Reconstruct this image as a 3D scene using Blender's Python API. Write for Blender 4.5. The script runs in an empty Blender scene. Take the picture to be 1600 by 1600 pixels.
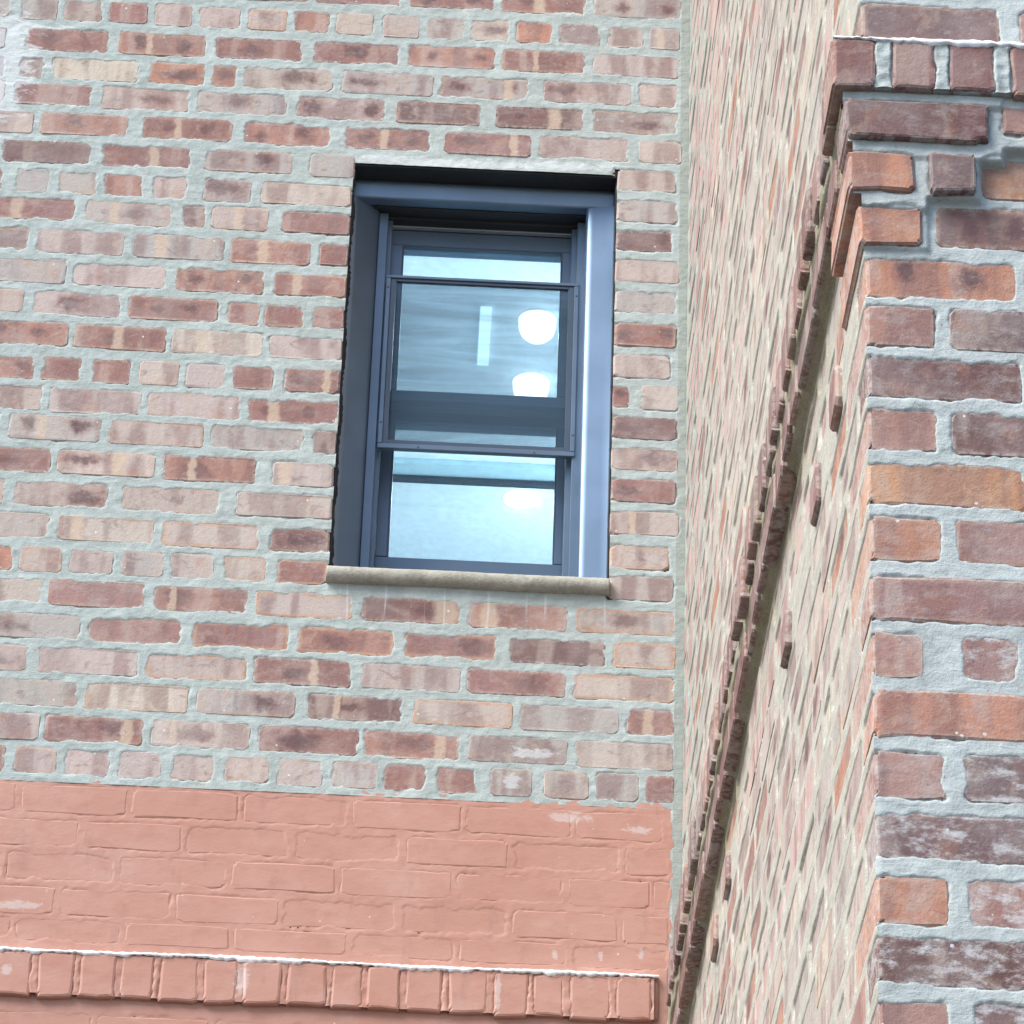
import bpy, bmesh, math, random
import numpy as np
from mathutils import Matrix, Vector, Euler

random.seed(7)
rng = np.random.RandomState(11)
SC = bpy.context.scene
COL = SC.collection

# ---------------------------------------------------------------- camera, sky, sun, exposure
CAM_Y = -7.0916
cam_data = bpy.data.cameras.new("camera")
cam_data.sensor_width = 36.0
cam_data.lens = 137.8637
cam_data.clip_start = 0.1
cam_data.clip_end = 400
cam = bpy.data.objects.new("camera", cam_data)
COL.objects.link(cam)
RX = Vector((0.9987513708686938, -0.039650323910099934, 0.030389981930384356))   # image right in world
RD = Vector((0.046299259978127304, 0.5061743477885098, -0.8611874988446793))     # image down
RF = Vector((0.01876373399360345, 0.8615192287202305, 0.5073781044072718))       # view direction
cam.matrix_world = Matrix(((RX.x, -RD.x, -RF.x, 0.0), (RX.y, -RD.y, -RF.y, CAM_Y),
                           (RX.z, -RD.z, -RF.z, 0.0), (0, 0, 0, 1)))
SC.camera = cam

SUN_EL, SUN_AZ = math.radians(47), math.radians(-122)      # azimuth of the sun measured from +Y towards +X
world = bpy.data.worlds.new("World")
SC.world = world
world.use_nodes = True
wt = world.node_tree
wt.nodes.clear()
w_out = wt.nodes.new("ShaderNodeOutputWorld")
w_bg = wt.nodes.new("ShaderNodeBackground")
w_sky = wt.nodes.new("ShaderNodeTexSky")
w_sky.sky_type = 'NISHITA'
w_sky.sun_disc = False
w_sky.sun_elevation = SUN_EL
w_sky.sun_rotation = SUN_AZ
w_sky.air_density = 1.0
w_sky.dust_density = 1.5
w_sky.ozone_density = 1.5
wt.links.new(w_sky.outputs[0], w_bg.inputs[0])
w_bg.inputs[1].default_value = 0.12
wt.links.new(w_bg.outputs[0], w_out.inputs[0])

sun_data = bpy.data.lights.new("sun", 'SUN')
sun_data.energy = 2.8
sun_data.angle = math.radians(36)
sun_data.color = (1.0, 0.97, 0.92)
sun = bpy.data.objects.new("sun", sun_data)
COL.objects.link(sun)
sd = Vector((math.sin(SUN_AZ) * math.cos(SUN_EL), math.cos(SUN_AZ) * math.cos(SUN_EL), math.sin(SUN_EL)))
sun.rotation_euler = sd.to_track_quat('Z', 'Y').to_euler()

SC.view_settings.view_transform = 'Standard'
SC.view_settings.look = 'None'
SC.view_settings.exposure = 1.12
SC.view_settings.gamma = 1.0
SC.view_settings.use_curve_mapping = False
SC.render.engine = 'CYCLES'
SC.cycles.use_denoising = True
SC.cycles.max_bounces = 8
SC.cycles.transparent_max_bounces = 12

# ---------------------------------------------------------------- object helpers
def tag(o, label=None, cat=None, group=None, kind=None):
    if label: o["label"] = label
    if cat: o["category"] = cat
    if group: o["group"] = group
    if kind: o["kind"] = kind
    return o

def thing(name, loc, label, cat, group=None):
    o = bpy.data.objects.new(name, None)
    COL.objects.link(o)
    o.location = loc
    o.empty_display_size = 0.05
    return tag(o, label, cat, group)

def link(name, me, parent=None, mat=None):
    if mat is not None:
        me.materials.clear(); me.materials.append(mat)
    o = bpy.data.objects.new(name, me)
    COL.objects.link(o)
    if parent is not None:
        o.parent = parent
        p = parent
        off = Vector((0, 0, 0))
        while p is not None:
            off += p.location
            p = p.parent
        o.location = -off                       # vertices are in world units
    return o

def wloc(o):
    v = Vector((0, 0, 0))
    while o is not None:
        v += o.location
        o = o.parent
    return v

def add_box(bm, x0, x1, y0, y1, z0, z1, bev=0.0, seg=1):
    vs = [bm.verts.new(p) for p in ((x0, y0, z0), (x1, y0, z0), (x1, y1, z0), (x0, y1, z0),
                                    (x0, y0, z1), (x1, y0, z1), (x1, y1, z1), (x0, y1, z1))]
    fs = [bm.faces.new([vs[i] for i in f]) for f in ((0, 1, 5, 4), (1, 2, 6, 5), (2, 3, 7, 6), (3, 0, 4, 7), (4, 5, 6, 7), (3, 2, 1, 0))]
    if bev:
        es = list({e for f in fs for e in f.edges})
        bmesh.ops.bevel(bm, geom=es, offset=bev, segments=seg, profile=0.6, affect='EDGES')

def mesh_of(bm, name, smooth=False):
    bmesh.ops.recalc_face_normals(bm, faces=bm.faces)
    me = bpy.data.meshes.new(name)
    bm.to_mesh(me); bm.free()
    if smooth:
        me.polygons.foreach_set("use_smooth", [True] * len(me.polygons))
    return me

def box(name, parent, mat, x0, x1, y0, y1, z0, z1, bev=0.0015):
    bm = bmesh.new()
    add_box(bm, x0, x1, y0, y1, z0, z1, bev)
    return link(name, mesh_of(bm, name), parent, mat)

def boxes(name, parent, mat, lst, bev=0.0015):
    bm = bmesh.new()
    for b in lst:
        add_box(bm, *b, bev)
    return link(name, mesh_of(bm, name), parent, mat)

# ---------------------------------------------------------------- smooth random fields
def field(nu, nv, du, dv, wl_u, wl_v, seed):
    """value noise on a grid: wavelength wl in metres, result about -1..1"""
    r = np.random.RandomState(seed)
    gu, gv = int(nu * du / wl_u) + 4, int(nv * dv / wl_v) + 4
    g = r.uniform(-1, 1, (gv, gu))
    def ax(n, d, wl):
        t = np.arange(n) * d / wl
        i = t.astype(int); f = t - i
        return i, f * f * (3 - 2 * f)
    iu, fu = ax(nu, du, wl_u)
    iv, fv = ax(nv, dv, wl_v)
    a = g[:, iu] * (1 - fu) + g[:, iu + 1] * fu
    return a[iv, :] * (1 - fv)[:, None] + a[iv + 1, :] * fv[:, None]

# ---------------------------------------------------------------- materials
class NT:
    def __init__(self, name):
        self.m = bpy.data.materials.new(name)
        self.m.use_nodes = True
        self.t = self.m.node_tree
        self.t.nodes.clear()
        self.out = self.n("ShaderNodeOutputMaterial")
    def n(self, typ, **kw):
        o = self.t.nodes.new(typ)
        for k, v in kw.items():
            setattr(o, k, v)
        return o
    def set(self, sock, v):
        if isinstance(v, bpy.types.NodeSocket):
            self.t.links.new(v, sock)
        else:
            sock.default_value = v
    def math(self, op, a, b=None, c=None, clamp=False):
        o = self.n("ShaderNodeMath", operation=op, use_clamp=clamp)
        self.set(o.inputs[0], a)
        if b is not None: self.set(o.inputs[1], b)
        if c is not None: self.set(o.inputs[2], c)
        return o.outputs[0]
    def vmath(self, op, a, b=None):
        o = self.n("ShaderNodeVectorMath", operation=op)
        self.set(o.inputs[0], a)
        if b is not None: self.set(o.inputs[1], b)
        return o.outputs[1] if op in ('LENGTH', 'DISTANCE', 'DOT_PRODUCT') else o.outputs[0]
    def mix(self, f, a, b, blend='MIX'):
        o = self.n("ShaderNodeMix", data_type='RGBA', blend_type=blend)
        self.set(o.inputs[0], f)
        self.set(o.inputs[6], a if isinstance(a, bpy.types.NodeSocket) else (*a, 1.0))
        self.set(o.inputs[7], b if isinstance(b, bpy.types.NodeSocket) else (*b, 1.0))
        return o.outputs[2]
    def ss(self, v, lo, hi, a=0.0, b=1.0):
        o = self.n("ShaderNodeMapRange", interpolation_type='SMOOTHSTEP')
        self.set(o.inputs[0], v)
        o.inputs[1].default_value = lo; o.inputs[2].default_value = hi
        o.inputs[3].default_value = a; o.inputs[4].default_value = b
        return o.outputs[0]
    def noise(self, vec, scale, detail=3.0, rough=0.55, dist=0.0):
        o = self.n("ShaderNodeTexNoise")
        self.set(o.inputs['Vector'], vec)
        o.inputs['Scale'].default_value = scale
        o.inputs['Detail'].default_value = detail
        o.inputs['Roughness'].default_value = rough
        o.inputs['Distortion'].default_value = dist
        return o.outputs[0]
    def sep(self, v):
        o = self.n("ShaderNodeSeparateXYZ"); self.set(o.inputs[0], v)
        return o.outputs
    def comb(self, x, y, z):
        o = self.n("ShaderNodeCombineXYZ")
        self.set(o.inputs[0], x); self.set(o.inputs[1], y); self.set(o.inputs[2], z)
        return o.outputs[0]
    def attr(self, name):
        o = self.n("ShaderNodeAttribute", attribute_type='OBJECT', attribute_name=name)
        return o
    def pos(self):
        return self.n("ShaderNodeNewGeometry").outputs['Position']
    def bump(self, h, strength=0.5, dist=0.002, normal=None):
        o = self.n("ShaderNodeBump")
        o.inputs['Strength'].default_value = strength
        o.inputs['Distance'].default_value = dist
        self.set(o.inputs['Height'], h)
        if normal is not None: self.set(o.inputs['Normal'], normal)
        return o.outputs[0]
    def bsdf(self, col, rough=0.85, metal=0.0, normal=None, spec=0.3, **kw):
        o = self.n("ShaderNodeBsdfPrincipled")
        self.set(o.inputs['Base Color'], col if isinstance(col, bpy.types.NodeSocket) else (*col, 1.0))
        self.set(o.inputs['Roughness'], rough)
        self.set(o.inputs['Metallic'], metal)
        o.inputs['Specular IOR Level'].default_value = spec
        for k, v in kw.items():
            self.set(o.inputs[k], v)
        if normal is not None: self.set(o.inputs['Normal'], normal)
        return o.outputs[0]
    def done(self, sh):
        self.t.links.new(sh, self.out.inputs[0])
        return self.m

def blob_mask(n, pos, cx, cy, cz, rx, rz, edge_scale, soft=0.45):
    """irregular patch on a wall round a world point"""
    d = n.vmath('SUBTRACT', pos, (cx, cy, cz))
    s = n.vmath('MULTIPLY', d, (1 / rx, 0.0 if rx < 9 else 1.0, 1 / rz))
    L = n.vmath('LENGTH', s)
    nz = n.noise(n.vmath('MULTIPLY', pos, (0.7, 1, 1.6)), edge_scale, 6, 0.72, 0.6)
    L2 = n.math('ADD', L, n.math('MULTIPLY', n.math('SUBTRACT', nz, 0.47), 3.6))
    return n.ss(L2, 1.0 - soft * 0.5, 1.0 + soft * 0.5, 1.0, 0.0)

def on_far_wall(n, pos):
    return n.math('GREATER_THAN', n.sep(pos)[1], -0.3)

def brick_material():
    n = NT("fired brick")
    pos = n.pos()
    info = n.n("ShaderNodeObjectInfo")
    col = info.outputs['Color']
    rnd = info.outputs['Random']
    loc = n.n("ShaderNodeTexCoord").outputs['Object']
    off = n.math('MULTIPLY', rnd, 37.0)
    p = n.vmath('ADD', pos, n.comb(off, off, off))
    # upright streaks and cloudy firing marks
    streak = n.noise(n.vmath('MULTIPLY', p, (42, 42, 9)), 1.0, 3, 0.6)
    cloud = n.noise(p, 26, 4, 0.6, 0.6)
    fine = n.noise(p, 310, 3, 0.7)
    mid = n.noise(p, 95, 3, 0.6)
    zone = n.noise(n.vmath('MULTIPLY', p, (17, 17, 3)), 1.0, 2, 0.5)
    c = n.mix(n.ss(zone, 0.47, 0.60, 0, 0.70), col, n.mix(0.80, col, (0.185, 0.105, 0.10)))
    c = n.mix(n.ss(zone, 0.44, 0.36, 0, 0.50), c, (0.43, 0.35, 0.31))
    c = n.mix(n.ss(streak, 0.50, 0.70, 0, 0.40), c, n.mix(0.55, c, (0.17, 0.10, 0.09)))
    c = n.mix(n.ss(cloud, 0.52, 0.68, 0, 0.55), c, n.mix(0.5, col, (0.46, 0.36, 0.28)))
    c = n.mix(n.ss(n.noise(n.vmath('ADD', p, (5, 3, 1)), 19, 3, 0.6, 0.4), 0.58, 0.70, 0, 0.30), c, (0.36, 0.17, 0.11))
    burn = n.noise(n.vmath('MULTIPLY', n.vmath('ADD', p, (4, 1, 8)), (24, 24, 42)), 1.0, 4, 0.6, 0.8)
    c = n.mix(n.ss(burn, 0.57, 0.70, 0, 0.62), c, n.mix(0.8, col, (0.15, 0.09, 0.092)))
    # dark fired ovals
    lx, ly, lz = n.sep(loc)
    lump = n.noise(n.vmath('ADD', p, (9, 2, 4)), 48, 3, 0.6)
    wob = n.math('MULTIPLY', n.math('SUBTRACT', mid, 0.5), 0.9)
    wob2 = n.math('ADD', n.math('MULTIPLY', n.math('SUBTRACT', lump, 0.5), 2.4), n.math('MULTIPLY', wob, 0.6))
    for nm in ("spot_a", "spot_b"):
        a = n.attr(nm)
        sx, sz, sr = n.sep(a.outputs['Vector'])
        dx = n.math('DIVIDE', n.math('SUBTRACT', lx, sx), n.math('MAXIMUM', sr, 0.001))
        dz = n.math('DIVIDE', n.math('SUBTRACT', lz, sz), n.math('ADD', 0.011, n.math('MULTIPLY', rnd, 0.013)))
        L = n.math('SQRT', n.math('ADD', n.math('MULTIPLY', dx, dx), n.math('MULTIPLY', dz, dz)))
        L = n.math('ADD', L, wob2)
        on = n.math('GREATER_THAN', sr, 0.002)
        m = n.math('MULTIPLY', n.math('MULTIPLY', n.ss(L, 0.35, 1.35, 0.95, 0.0), on), n.math('ADD', 0.62, n.math('MULTIPLY', n.math('FRACT', n.math('MULTIPLY', rnd, 7.3)), 0.38)))
        ring = n.math('MULTIPLY', n.ss(L, 0.9, 2.1, 0.35, 0.0), on)
        c = n.mix(ring, c, (0.27, 0.14, 0.12))
        c = n.mix(m, c, (0.115, 0.068, 0.072))
    # pale cross band, lime haze
    b = n.attr("band")
    bx, bw, hz = n.sep(b.outputs['Vector'])
    db = n.math('ABSOLUTE', n.math('SUBTRACT', n.math('ADD', lx, n.math('MULTIPLY', wob2, 0.009)), bx))
    q = n.math('DIVIDE', db, n.math('MAXIMUM', bw, 0.0001))
    bm_ = n.math('MULTIPLY', n.ss(q, 0.5, 1.25, 0.7, 0.0), n.math('GREATER_THAN', bw, 0.0005))
    c = n.mix(bm_, c, (0.52, 0.41, 0.31))
    h = n.attr("half")
    hx, hzz, ed = n.sep(h.outputs['Vector'])
    ex = n.math('SUBTRACT', hx, n.math('ABSOLUTE', lx))
    ez = n.math('SUBTRACT', hzz, n.math('ABSOLUTE', lz))
    e = n.math('ADD', n.math('MINIMUM', ex, ez), n.math('MULTIPLY', wob, 0.008))
    c = n.mix(n.math('MULTIPLY', n.ss(e, 0.0, 0.010, 0.75, 0.0), ed), c, (0.45, 0.25, 0.15))
    c = n.mix(n.math('MULTIPLY', n.ss(e, 0.0, 0.008, 0.55, 0.0), n.ss(mid, 0.42, 0.60)), c, (0.42, 0.39, 0.36))
    hazen = n.noise(n.vmath('MULTIPLY', p, (30, 30, 60)), 1.0, 5, 0.72)
    c = n.mix(n.math('MULTIPLY', n.ss(hazen, 0.46, 0.68), hz), c, (0.52, 0.52, 0.52))
    c = n.mix(n.ss(n.noise(p, 12, 2, 0.5), 0.45, 0.75, 0, 0.22), c, (0.42, 0.37, 0.35))
    veil = n.noise(n.vmath('ADD', pos, (1, 5, 2)), 3.2, 5, 0.68, 0.4)
    c = n.mix(n.ss(veil, 0.48, 0.70, 0.0, 0.42), c, n.mix(0.4, col, (0.44, 0.43, 0.41)))
    film = n.noise(n.vmath('MULTIPLY', p, (50, 50, 90)), 1.0, 5, 0.75)
    c = n.mix(n.ss(film, 0.55, 0.75, 0, 0.35), c, (0.45, 0.44, 0.42))
    # splashes of white
    vor = n.n("ShaderNodeTexVoronoi"); n.set(vor.inputs['Vector'], p); vor.inputs['Scale'].default_value = 55
    spk = n.math('MULTIPLY', n.ss(vor.outputs['Distance'], 0.10, 0.15, 1, 0), n.ss(n.noise(p, 21, 1), 0.64, 0.68))
    c = n.mix(n.math('MULTIPLY', spk, 0.7), c, (0.72, 0.72, 0.70))
    pit = n.ss(n.noise(p, 170, 2, 0.5), 0.30, 0.24)
    c = n.mix(n.math('MULTIPLY', pit, 0.45), c, (0.12, 0.08, 0.07))
    g = n.math('ADD', 0.86, n.math('MULTIPLY', fine, 0.28))
    c = n.mix(1.0, c, n.comb(g, g, g), 'MULTIPLY')
    far = on_far_wall(n, pos)
    dx_ = n.noise(n.vmath('MULTIPLY', pos, (75, 0.2, 3)), 1.0, 2, 0.5)
    wx, wy, wz = n.sep(pos)
    dm = n.math('MULTIPLY', n.ss(dx_, 0.57, 0.64), n.math('MULTIPLY', n.ss(wz, 3.86, 3.93), n.ss(wz, 3.99, 3.975)))
    dm = n.math('MULTIPLY', dm, n.math('MULTIPLY', n.math('LESS_THAN', n.math('ABSOLUTE', n.math('SUBTRACT', wx, 0.07)), 0.29), far))
    c = n.mix(n.math('MULTIPLY', dm, 0.35), c, (0.62, 0.66, 0.68))
    for cx, cz, rx, rz, f in ((-1.04, 5.26, 0.085, 0.17, 0.9), (0.21, 3.612, 0.055, 0.012, 0.85), (0.175, 3.547, 0.018, 0.016, 0.8)):
        m = n.math('MULTIPLY', blob_mask(n, pos, cx, 0, cz, rx, rz, 30), far)
        c = n.mix(n.math('MULTIPLY', m, f * .7), c, (0.56, 0.60, 0.62))
    hgt = n.math('ADD', n.math('MULTIPLY', fine, 0.5), n.math('ADD', n.math('MULTIPLY', mid, 0.9), n.math('MULTIPLY', streak, 0.15)))
    nb = n.bump(hgt, 0.55, 0.0022)
    return n.done(n.bsdf(c, n.ss(mid, 0.2, 0.8, 0.72, 0.95), 0, nb, 0.25))

def mortar_material(tint=(0.345, 0.400, 0.385), name="lime mortar"):
    n = NT(name)
    p = n.pos()
    big = n.noise(p, 5.0, 3, 0.6)
    mid = n.noise(p, 38, 4, 0.65)
    fine = n.noise(p, 260, 3, 0.7)
    c = n.mix(n.ss(big, 0.3, 0.7), tint, (tint[0] * 1.10, tint[1] * 1.09, tint[2] * 1.12))
    c = n.mix(n.ss(mid, 0.50, 0.68, 0, 0.6), c, (tint[0] * 1.28, tint[1] * 1.26, tint[2] * 1.28))
    c = n.mix(n.ss(mid, 0.42, 0.28, 0, 0.45), c, (tint[0] * 0.70, tint[1] * 0.72, tint[2] * 0.72))
    crack = n.noise(n.vmath('MULTIPLY', p, (10, 10, 60)), 1.0, 5, 0.7, 1.2)
    c = n.mix(n.ss(n.math('ABSOLUTE', n.math('SUBTRACT', crack, 0.5)), 0.0, 0.010, 0.35, 0.0), c, (0.16, 0.17, 0.16))
    blotch = n.noise(n.vmath('ADD', p, (3, 7, 2)), 15, 4, 0.65, 0.5)
    c = n.mix(n.ss(blotch, 0.53, 0.70, 0, 0.55), c, tuple(v * 1.35 for v in tint))
    c = n.mix(n.ss(blotch, 0.44, 0.32, 0, 0.45), c, tuple(v * .74 for v in tint))
    trowel = n.noise(n.vmath('MULTIPLY', p, (16, 16, 70)), 1.0, 4, 0.65, 1.2)
    c = n.mix(n.ss(trowel, 0.58, 0.75, 0, 0.25), c, tuple(v * 1.4 for v in tint))
    pits = n.ss(n.noise(p, 120, 2, 0.5), 0.29, 0.23)
    c = n.mix(n.math('MULTIPLY', pits, 0.55), c, (0.12, 0.12, 0.11))
    g = n.math('ADD', 0.88, n.math('MULTIPLY', fine, 0.24))
    c = n.mix(1.0, c, n.comb(g, g, g), 'MULTIPLY')
    # olive mortar strip, with the shade under the side cornice painted in
    px, py, pz = n.sep(p)
    zz = n.math('ADD', pz, n.math('MULTIPLY', n.math('SUBTRACT', mid, 0.5), 0.05))
    olive_shade = n.math('MULTIPLY', n.ss(zz, 3.050, 3.036), n.ss(zz, 2.82, 2.95))
    olive_shade = n.math('MULTIPLY', n.math('MULTIPLY', olive_shade, n.math('LESS_THAN', px, 0.5215)), n.math('GREATER_THAN', py, -3.0275))
    olive_shade = n.math('MULTIPLY', olive_shade, n.math('LESS_THAN', py, -0.02))
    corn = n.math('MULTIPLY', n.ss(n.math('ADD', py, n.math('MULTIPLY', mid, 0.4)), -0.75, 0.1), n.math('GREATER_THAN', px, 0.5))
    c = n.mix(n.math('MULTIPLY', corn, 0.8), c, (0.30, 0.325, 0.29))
    olive_shade = n.math('MULTIPLY', olive_shade, n.ss(n.noise(n.vmath('MULTIPLY', p, (60, 14, 60)), 1.0, 4, 0.7), 0.25, 0.62, 0.45, 1.0))
    c = n.mix(n.math('MULTIPLY', olive_shade, 0.85), c, n.mix(n.ss(fine, 0.3, 0.7), (0.17, 0.155, 0.09), (0.29, 0.265, 0.175)))
    far = on_far_wall(n, p)
    dx_ = n.noise(n.vmath('MULTIPLY', p, (75, 0.2, 3)), 1.0, 2, 0.5)
    wx, wy, wz = n.sep(p)
    dm = n.math('MULTIPLY', n.ss(dx_, 0.57, 0.64), n.math('MULTIPLY', n.ss(wz, 3.86, 3.93), n.ss(wz, 3.99, 3.975)))
    dm = n.math('MULTIPLY', dm, n.math('MULTIPLY', n.math('LESS_THAN', n.math('ABSOLUTE', n.math('SUBTRACT', wx, 0.07)), 0.29), far))
    c = n.mix(n.math('MULTIPLY', dm, 0.35), c, (0.62, 0.66, 0.68))
    for cx, cz, rx, rz in ((-1.04, 5.26, 0.11, 0.20), (-0.94, 5.375, 0.07, 0.02), (-0.03, 5.066, 0.20, 0.014), (0.24, 5.07, 0.12, 0.012)):
        m = n.math('MULTIPLY', blob_mask(n, p, cx, 0, cz, rx, rz, 26), far)
        c = n.mix(n.math('MULTIPLY', m, 0.6), c, (0.58, 0.63, 0.65))
    h = n.math('ADD', n.math('MULTIPLY', fine, 0.6), n.math('ADD', n.math('MULTIPLY', mid, 1.5), n.math('MULTIPLY', trowel, 0.8)))
    return n.done(n.bsdf(c, 0.93, 0, n.bump(h, 0.6, 0.0022), 0.2))

def paint_material():
    n = NT("salmon masonry paint")
    p = n.pos()
    big = n.noise(p, 4, 3, 0.6)
    mid = n.noise(n.vmath('MULTIPLY', p, (18, 18, 34)), 1.0, 4, 0.6)
    fine = n.noise(p, 180, 3, 0.6)
    c = n.mix(n.ss(big, 0.3, 0.7), (0.415, 0.215, 0.165), (0.45, 0.25, 0.198))
    c = n.mix(n.ss(mid, 0.45, 0.75, 0, 0.6), c, (0.38, 0.18, 0.135))
    far = on_far_wall(n, p)
    for cx, cz, rx, rz, sc in ((0.285, 3.472, 0.045, 0.012, 40), (0.43, 3.45, 0.030, 0.008, 60), (-0.79, 3.226, 0.05, 0.009, 70),
                               (0.27, 3.17, 0.006, 0.010, 90), (0.36, 3.17, 0.005, 0.010, 90),
                               (0.44, 3.18, 0.006, 0.012, 90), (-0.34, 3.08, 0.012, 0.04, 40), (0.16, 3.08, 0.006, 0.04, 50), (-0.80, 3.08, 0.01, 0.012, 60)):
        m = n.math('MULTIPLY', blob_mask(n, p, cx, 0, cz, rx, rz, sc), far)
        c = n.mix(n.math('MULTIPLY', m, 0.6), c, (0.54, 0.46, 0.44))
    grime = n.noise(n.vmath('MULTIPLY', p, (26, 26, 7)), 1.0, 4, 0.65)
    c = n.mix(n.ss(grime, 0.54, 0.75, 0, 0.45), c, (0.29, 0.16, 0.13))
    c = n.mix(n.ss(n.noise(p, 11, 4, 0.6), 0.55, 0.72, 0, 0.35), c, (0.50, 0.33, 0.28))
    spk = n.ss(n.noise(p, 75, 2, 0.5), 0.735, 0.76)
    c = n.mix(n.math('MULTIPLY', spk, 0.6), c, (0.66, 0.62, 0.60))
    h = n.math('ADD', n.math('MULTIPLY', fine, 0.35), n.math('MULTIPLY', mid, 1.6))
    return n.done(n.bsdf(c, 0.62, 0, n.bump(h, 0.35, 0.002), 0.35))

def far_brick_material():
    """plain brickwork for the parts of the buildings outside the picture"""
    n = NT("brickwork beyond")
    p = n.pos()
    x, y, z = n.sep(p)
    v = n.comb(n.math('ADD', x, y), z, 0.0)
    b = n.n("ShaderNodeTexBrick")
    n.set(b.inputs['Vector'], v)
    b.inputs['Scale'].default_value = 1.0
    b.inputs['Brick Width'].default_value = 0.212
    b.inputs['Row Height'].default_value = 0.0785
    b.inputs['Mortar Size'].default_value = 0.010
    b.inputs['Color1'].default_value = (0.31, 0.19, 0.165, 1)
    b.inputs['Color2'].default_value = (0.42, 0.36, 0.32, 1)
    b.inputs['Mortar'].default_value = (0.40, 0.43, 0.40, 1)
    h = n.math('SUBTRACT', 1.0, b.outputs['Fac'])
    return n.done(n.bsdf(b.outputs['Color'], 0.9, 0, n.bump(h, 0.6, 0.004), 0.2))

def metal_material(name, col, rough=0.28, metal=0.85, bump=0.25):
    n = NT(name)
    p = n.pos()
    a = n.noise(p, 9, 3, 0.5)
    f = n.noise(p, 90, 3, 0.6)
    c = n.mix(n.ss(a, 0.35, 0.7), col, tuple(v * 1.15 for v in col))
    nb = n.bump(n.noise(n.vmath('MULTIPLY', p, (20, 20, 7)), 1.0, 2, 0.5), bump, 0.002)
    return n.done(n.bsdf(c, rough, metal, nb, 0.5))

def plain(name, col, rough=0.7, bump_scale=120, bump=0.2, spec=0.3):
    n = NT(name)
    p = n.pos()
    f = n.noise(p, bump_scale, 3, 0.6)
    c = n.mix(n.ss(f, 0.3, 0.7), tuple(v * 0.93 for v in col), tuple(min(1, v * 1.05) for v in col))
    return n.done(n.bsdf(c, rough, 0, n.bump(f, bump, 0.001), spec))

def stone_material():
    n = NT("sandy sill stone")
    p = n.pos()
    a = n.noise(p, 30, 5, 0.7)
    f = n.noise(p, 330, 3, 0.7)
    c = n.mix(n.ss(a, 0.3, 0.7), (0.30, 0.295, 0.25), (0.42, 0.415, 0.365))
    c = n.mix(n.ss(f, 0.35, 0.25, 0, 0.5), c, (0.16, 0.15, 0.10))
    c = n.mix(n.ss(f, 0.62, 0.72, 0, 0.7), c, (0.62, 0.60, 0.55))
    h = n.math('ADD', f, n.math('MULTIPLY', a, 1.2))
    return n.done(n.bsdf(c, 0.92, 0, n.bump(h, 0.8, 0.003), 0.2))

def glass_material():
    n = NT("window glass")
    p = n.pos()
    w = n.noise(n.vmath('MULTIPLY', p, (3, 3, 9)), 1.0, 2, 0.5)
    nb = n.bump(w, 0.12, 0.004)
    fr = n.n("ShaderNodeFresnel"); fr.inputs[0].default_value = 1.5
    n.set(fr.inputs['Normal'], nb)
    gl = n.n("ShaderNodeBsdfGlossy"); gl.inputs['Roughness'].default_value = 0.02
    n.set(gl.inputs['Normal'], nb)
    gl.inputs['Color'].default_value = (0.9, 0.97, 1, 1)
    tr = n.n("ShaderNodeBsdfTransparent")
    tr.inputs[0].default_value = (0.74, 0.885, 0.985, 1)
    mx = n.n("ShaderNodeMixShader")
    n.set(mx.inputs[0], n.math('MULTIPLY', fr.outputs[0], 1.3, clamp=True))
    n.set(mx.inputs[1], tr.outputs[0]); n.set(mx.inputs[2], gl.outputs[0])
    dust = n.n("ShaderNodeBsdfDiffuse"); dust.inputs[0].default_value = (0.55, 0.66, 0.72, 1)
    m2 = n.n("ShaderNodeMixShader")
    dn = n.noise(p, 14, 5, 0.7)
    n.set(m2.inputs[0], n.ss(dn, 0.35, 0.75, 0.015, 0.05))
    n.set(m2.inputs[1], mx.outputs[0]); n.set(m2.inputs[2], dust.outputs[0])
    return n.done(m2.outputs[0])

def screen_material():
    n = NT("insect screen mesh")
    p = n.pos()
    tr = n.n("ShaderNodeBsdfTransparent"); tr.inputs[0].default_value = (0.93, 0.97, 1, 1)
    wav = n.noise(n.vmath('MULTIPLY', p, (1.5, 1, 14)), 1.0, 3, 0.6, 1.5)
    df = n.bsdf((0.045, 0.085, 0.125), 0.5, 0.3)
    mx = n.n("ShaderNodeMixShader")
    n.set(mx.inputs[0], n.ss(wav, 0.3, 0.7, 0.60, 0.75))
    n.set(mx.inputs[1], tr.outputs[0]); n.set(mx.inputs[2], df)
    return n.done(mx.outputs[0])

def emit(name, col, s):
    n = NT(name)
    e = n.n("ShaderNodeEmission"); e.inputs[0].default_value = (*col, 1); e.inputs[1].default_value = s
    return n.done(e.outputs[0])

M_BRICK = brick_material()
M_MORTAR = mortar_material()
M_MORTAR_NEAR = mortar_material((0.385, 0.425, 0.41), "grey lime mortar")
M_MORTAR_SIDE = mortar_material((0.365, 0.355, 0.305), "cream lime mortar")
M_MORTAR_LEDGE = mortar_material((0.24, 0.235, 0.16), "dark olive mortar")  # darker olive tone for the core of the side cornice
M_PAINT = paint_material()
M_WALL = far_brick_material()
M_CLAD = metal_material("slate blue metal cladding", (0.15, 0.215, 0.295), 0.40, 0.7, 0.1)
M_FRAME = metal_material("blue grey sash metal", (0.115, 0.165, 0.225), 0.36, 0.4, 0.1)
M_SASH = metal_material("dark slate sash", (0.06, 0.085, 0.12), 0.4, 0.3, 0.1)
M_BLACK = metal_material("black soffit metal", (0.016, 0.018, 0.02), 0.5, 0.2, 0.1)
M_SEAL = plain("black sealant", (0.02, 0.02, 0.022), 0.6, 60, 0.6)
M_STONE = stone_material()
M_GLASS = glass_material()
M_SCREEN = screen_material()
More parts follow.
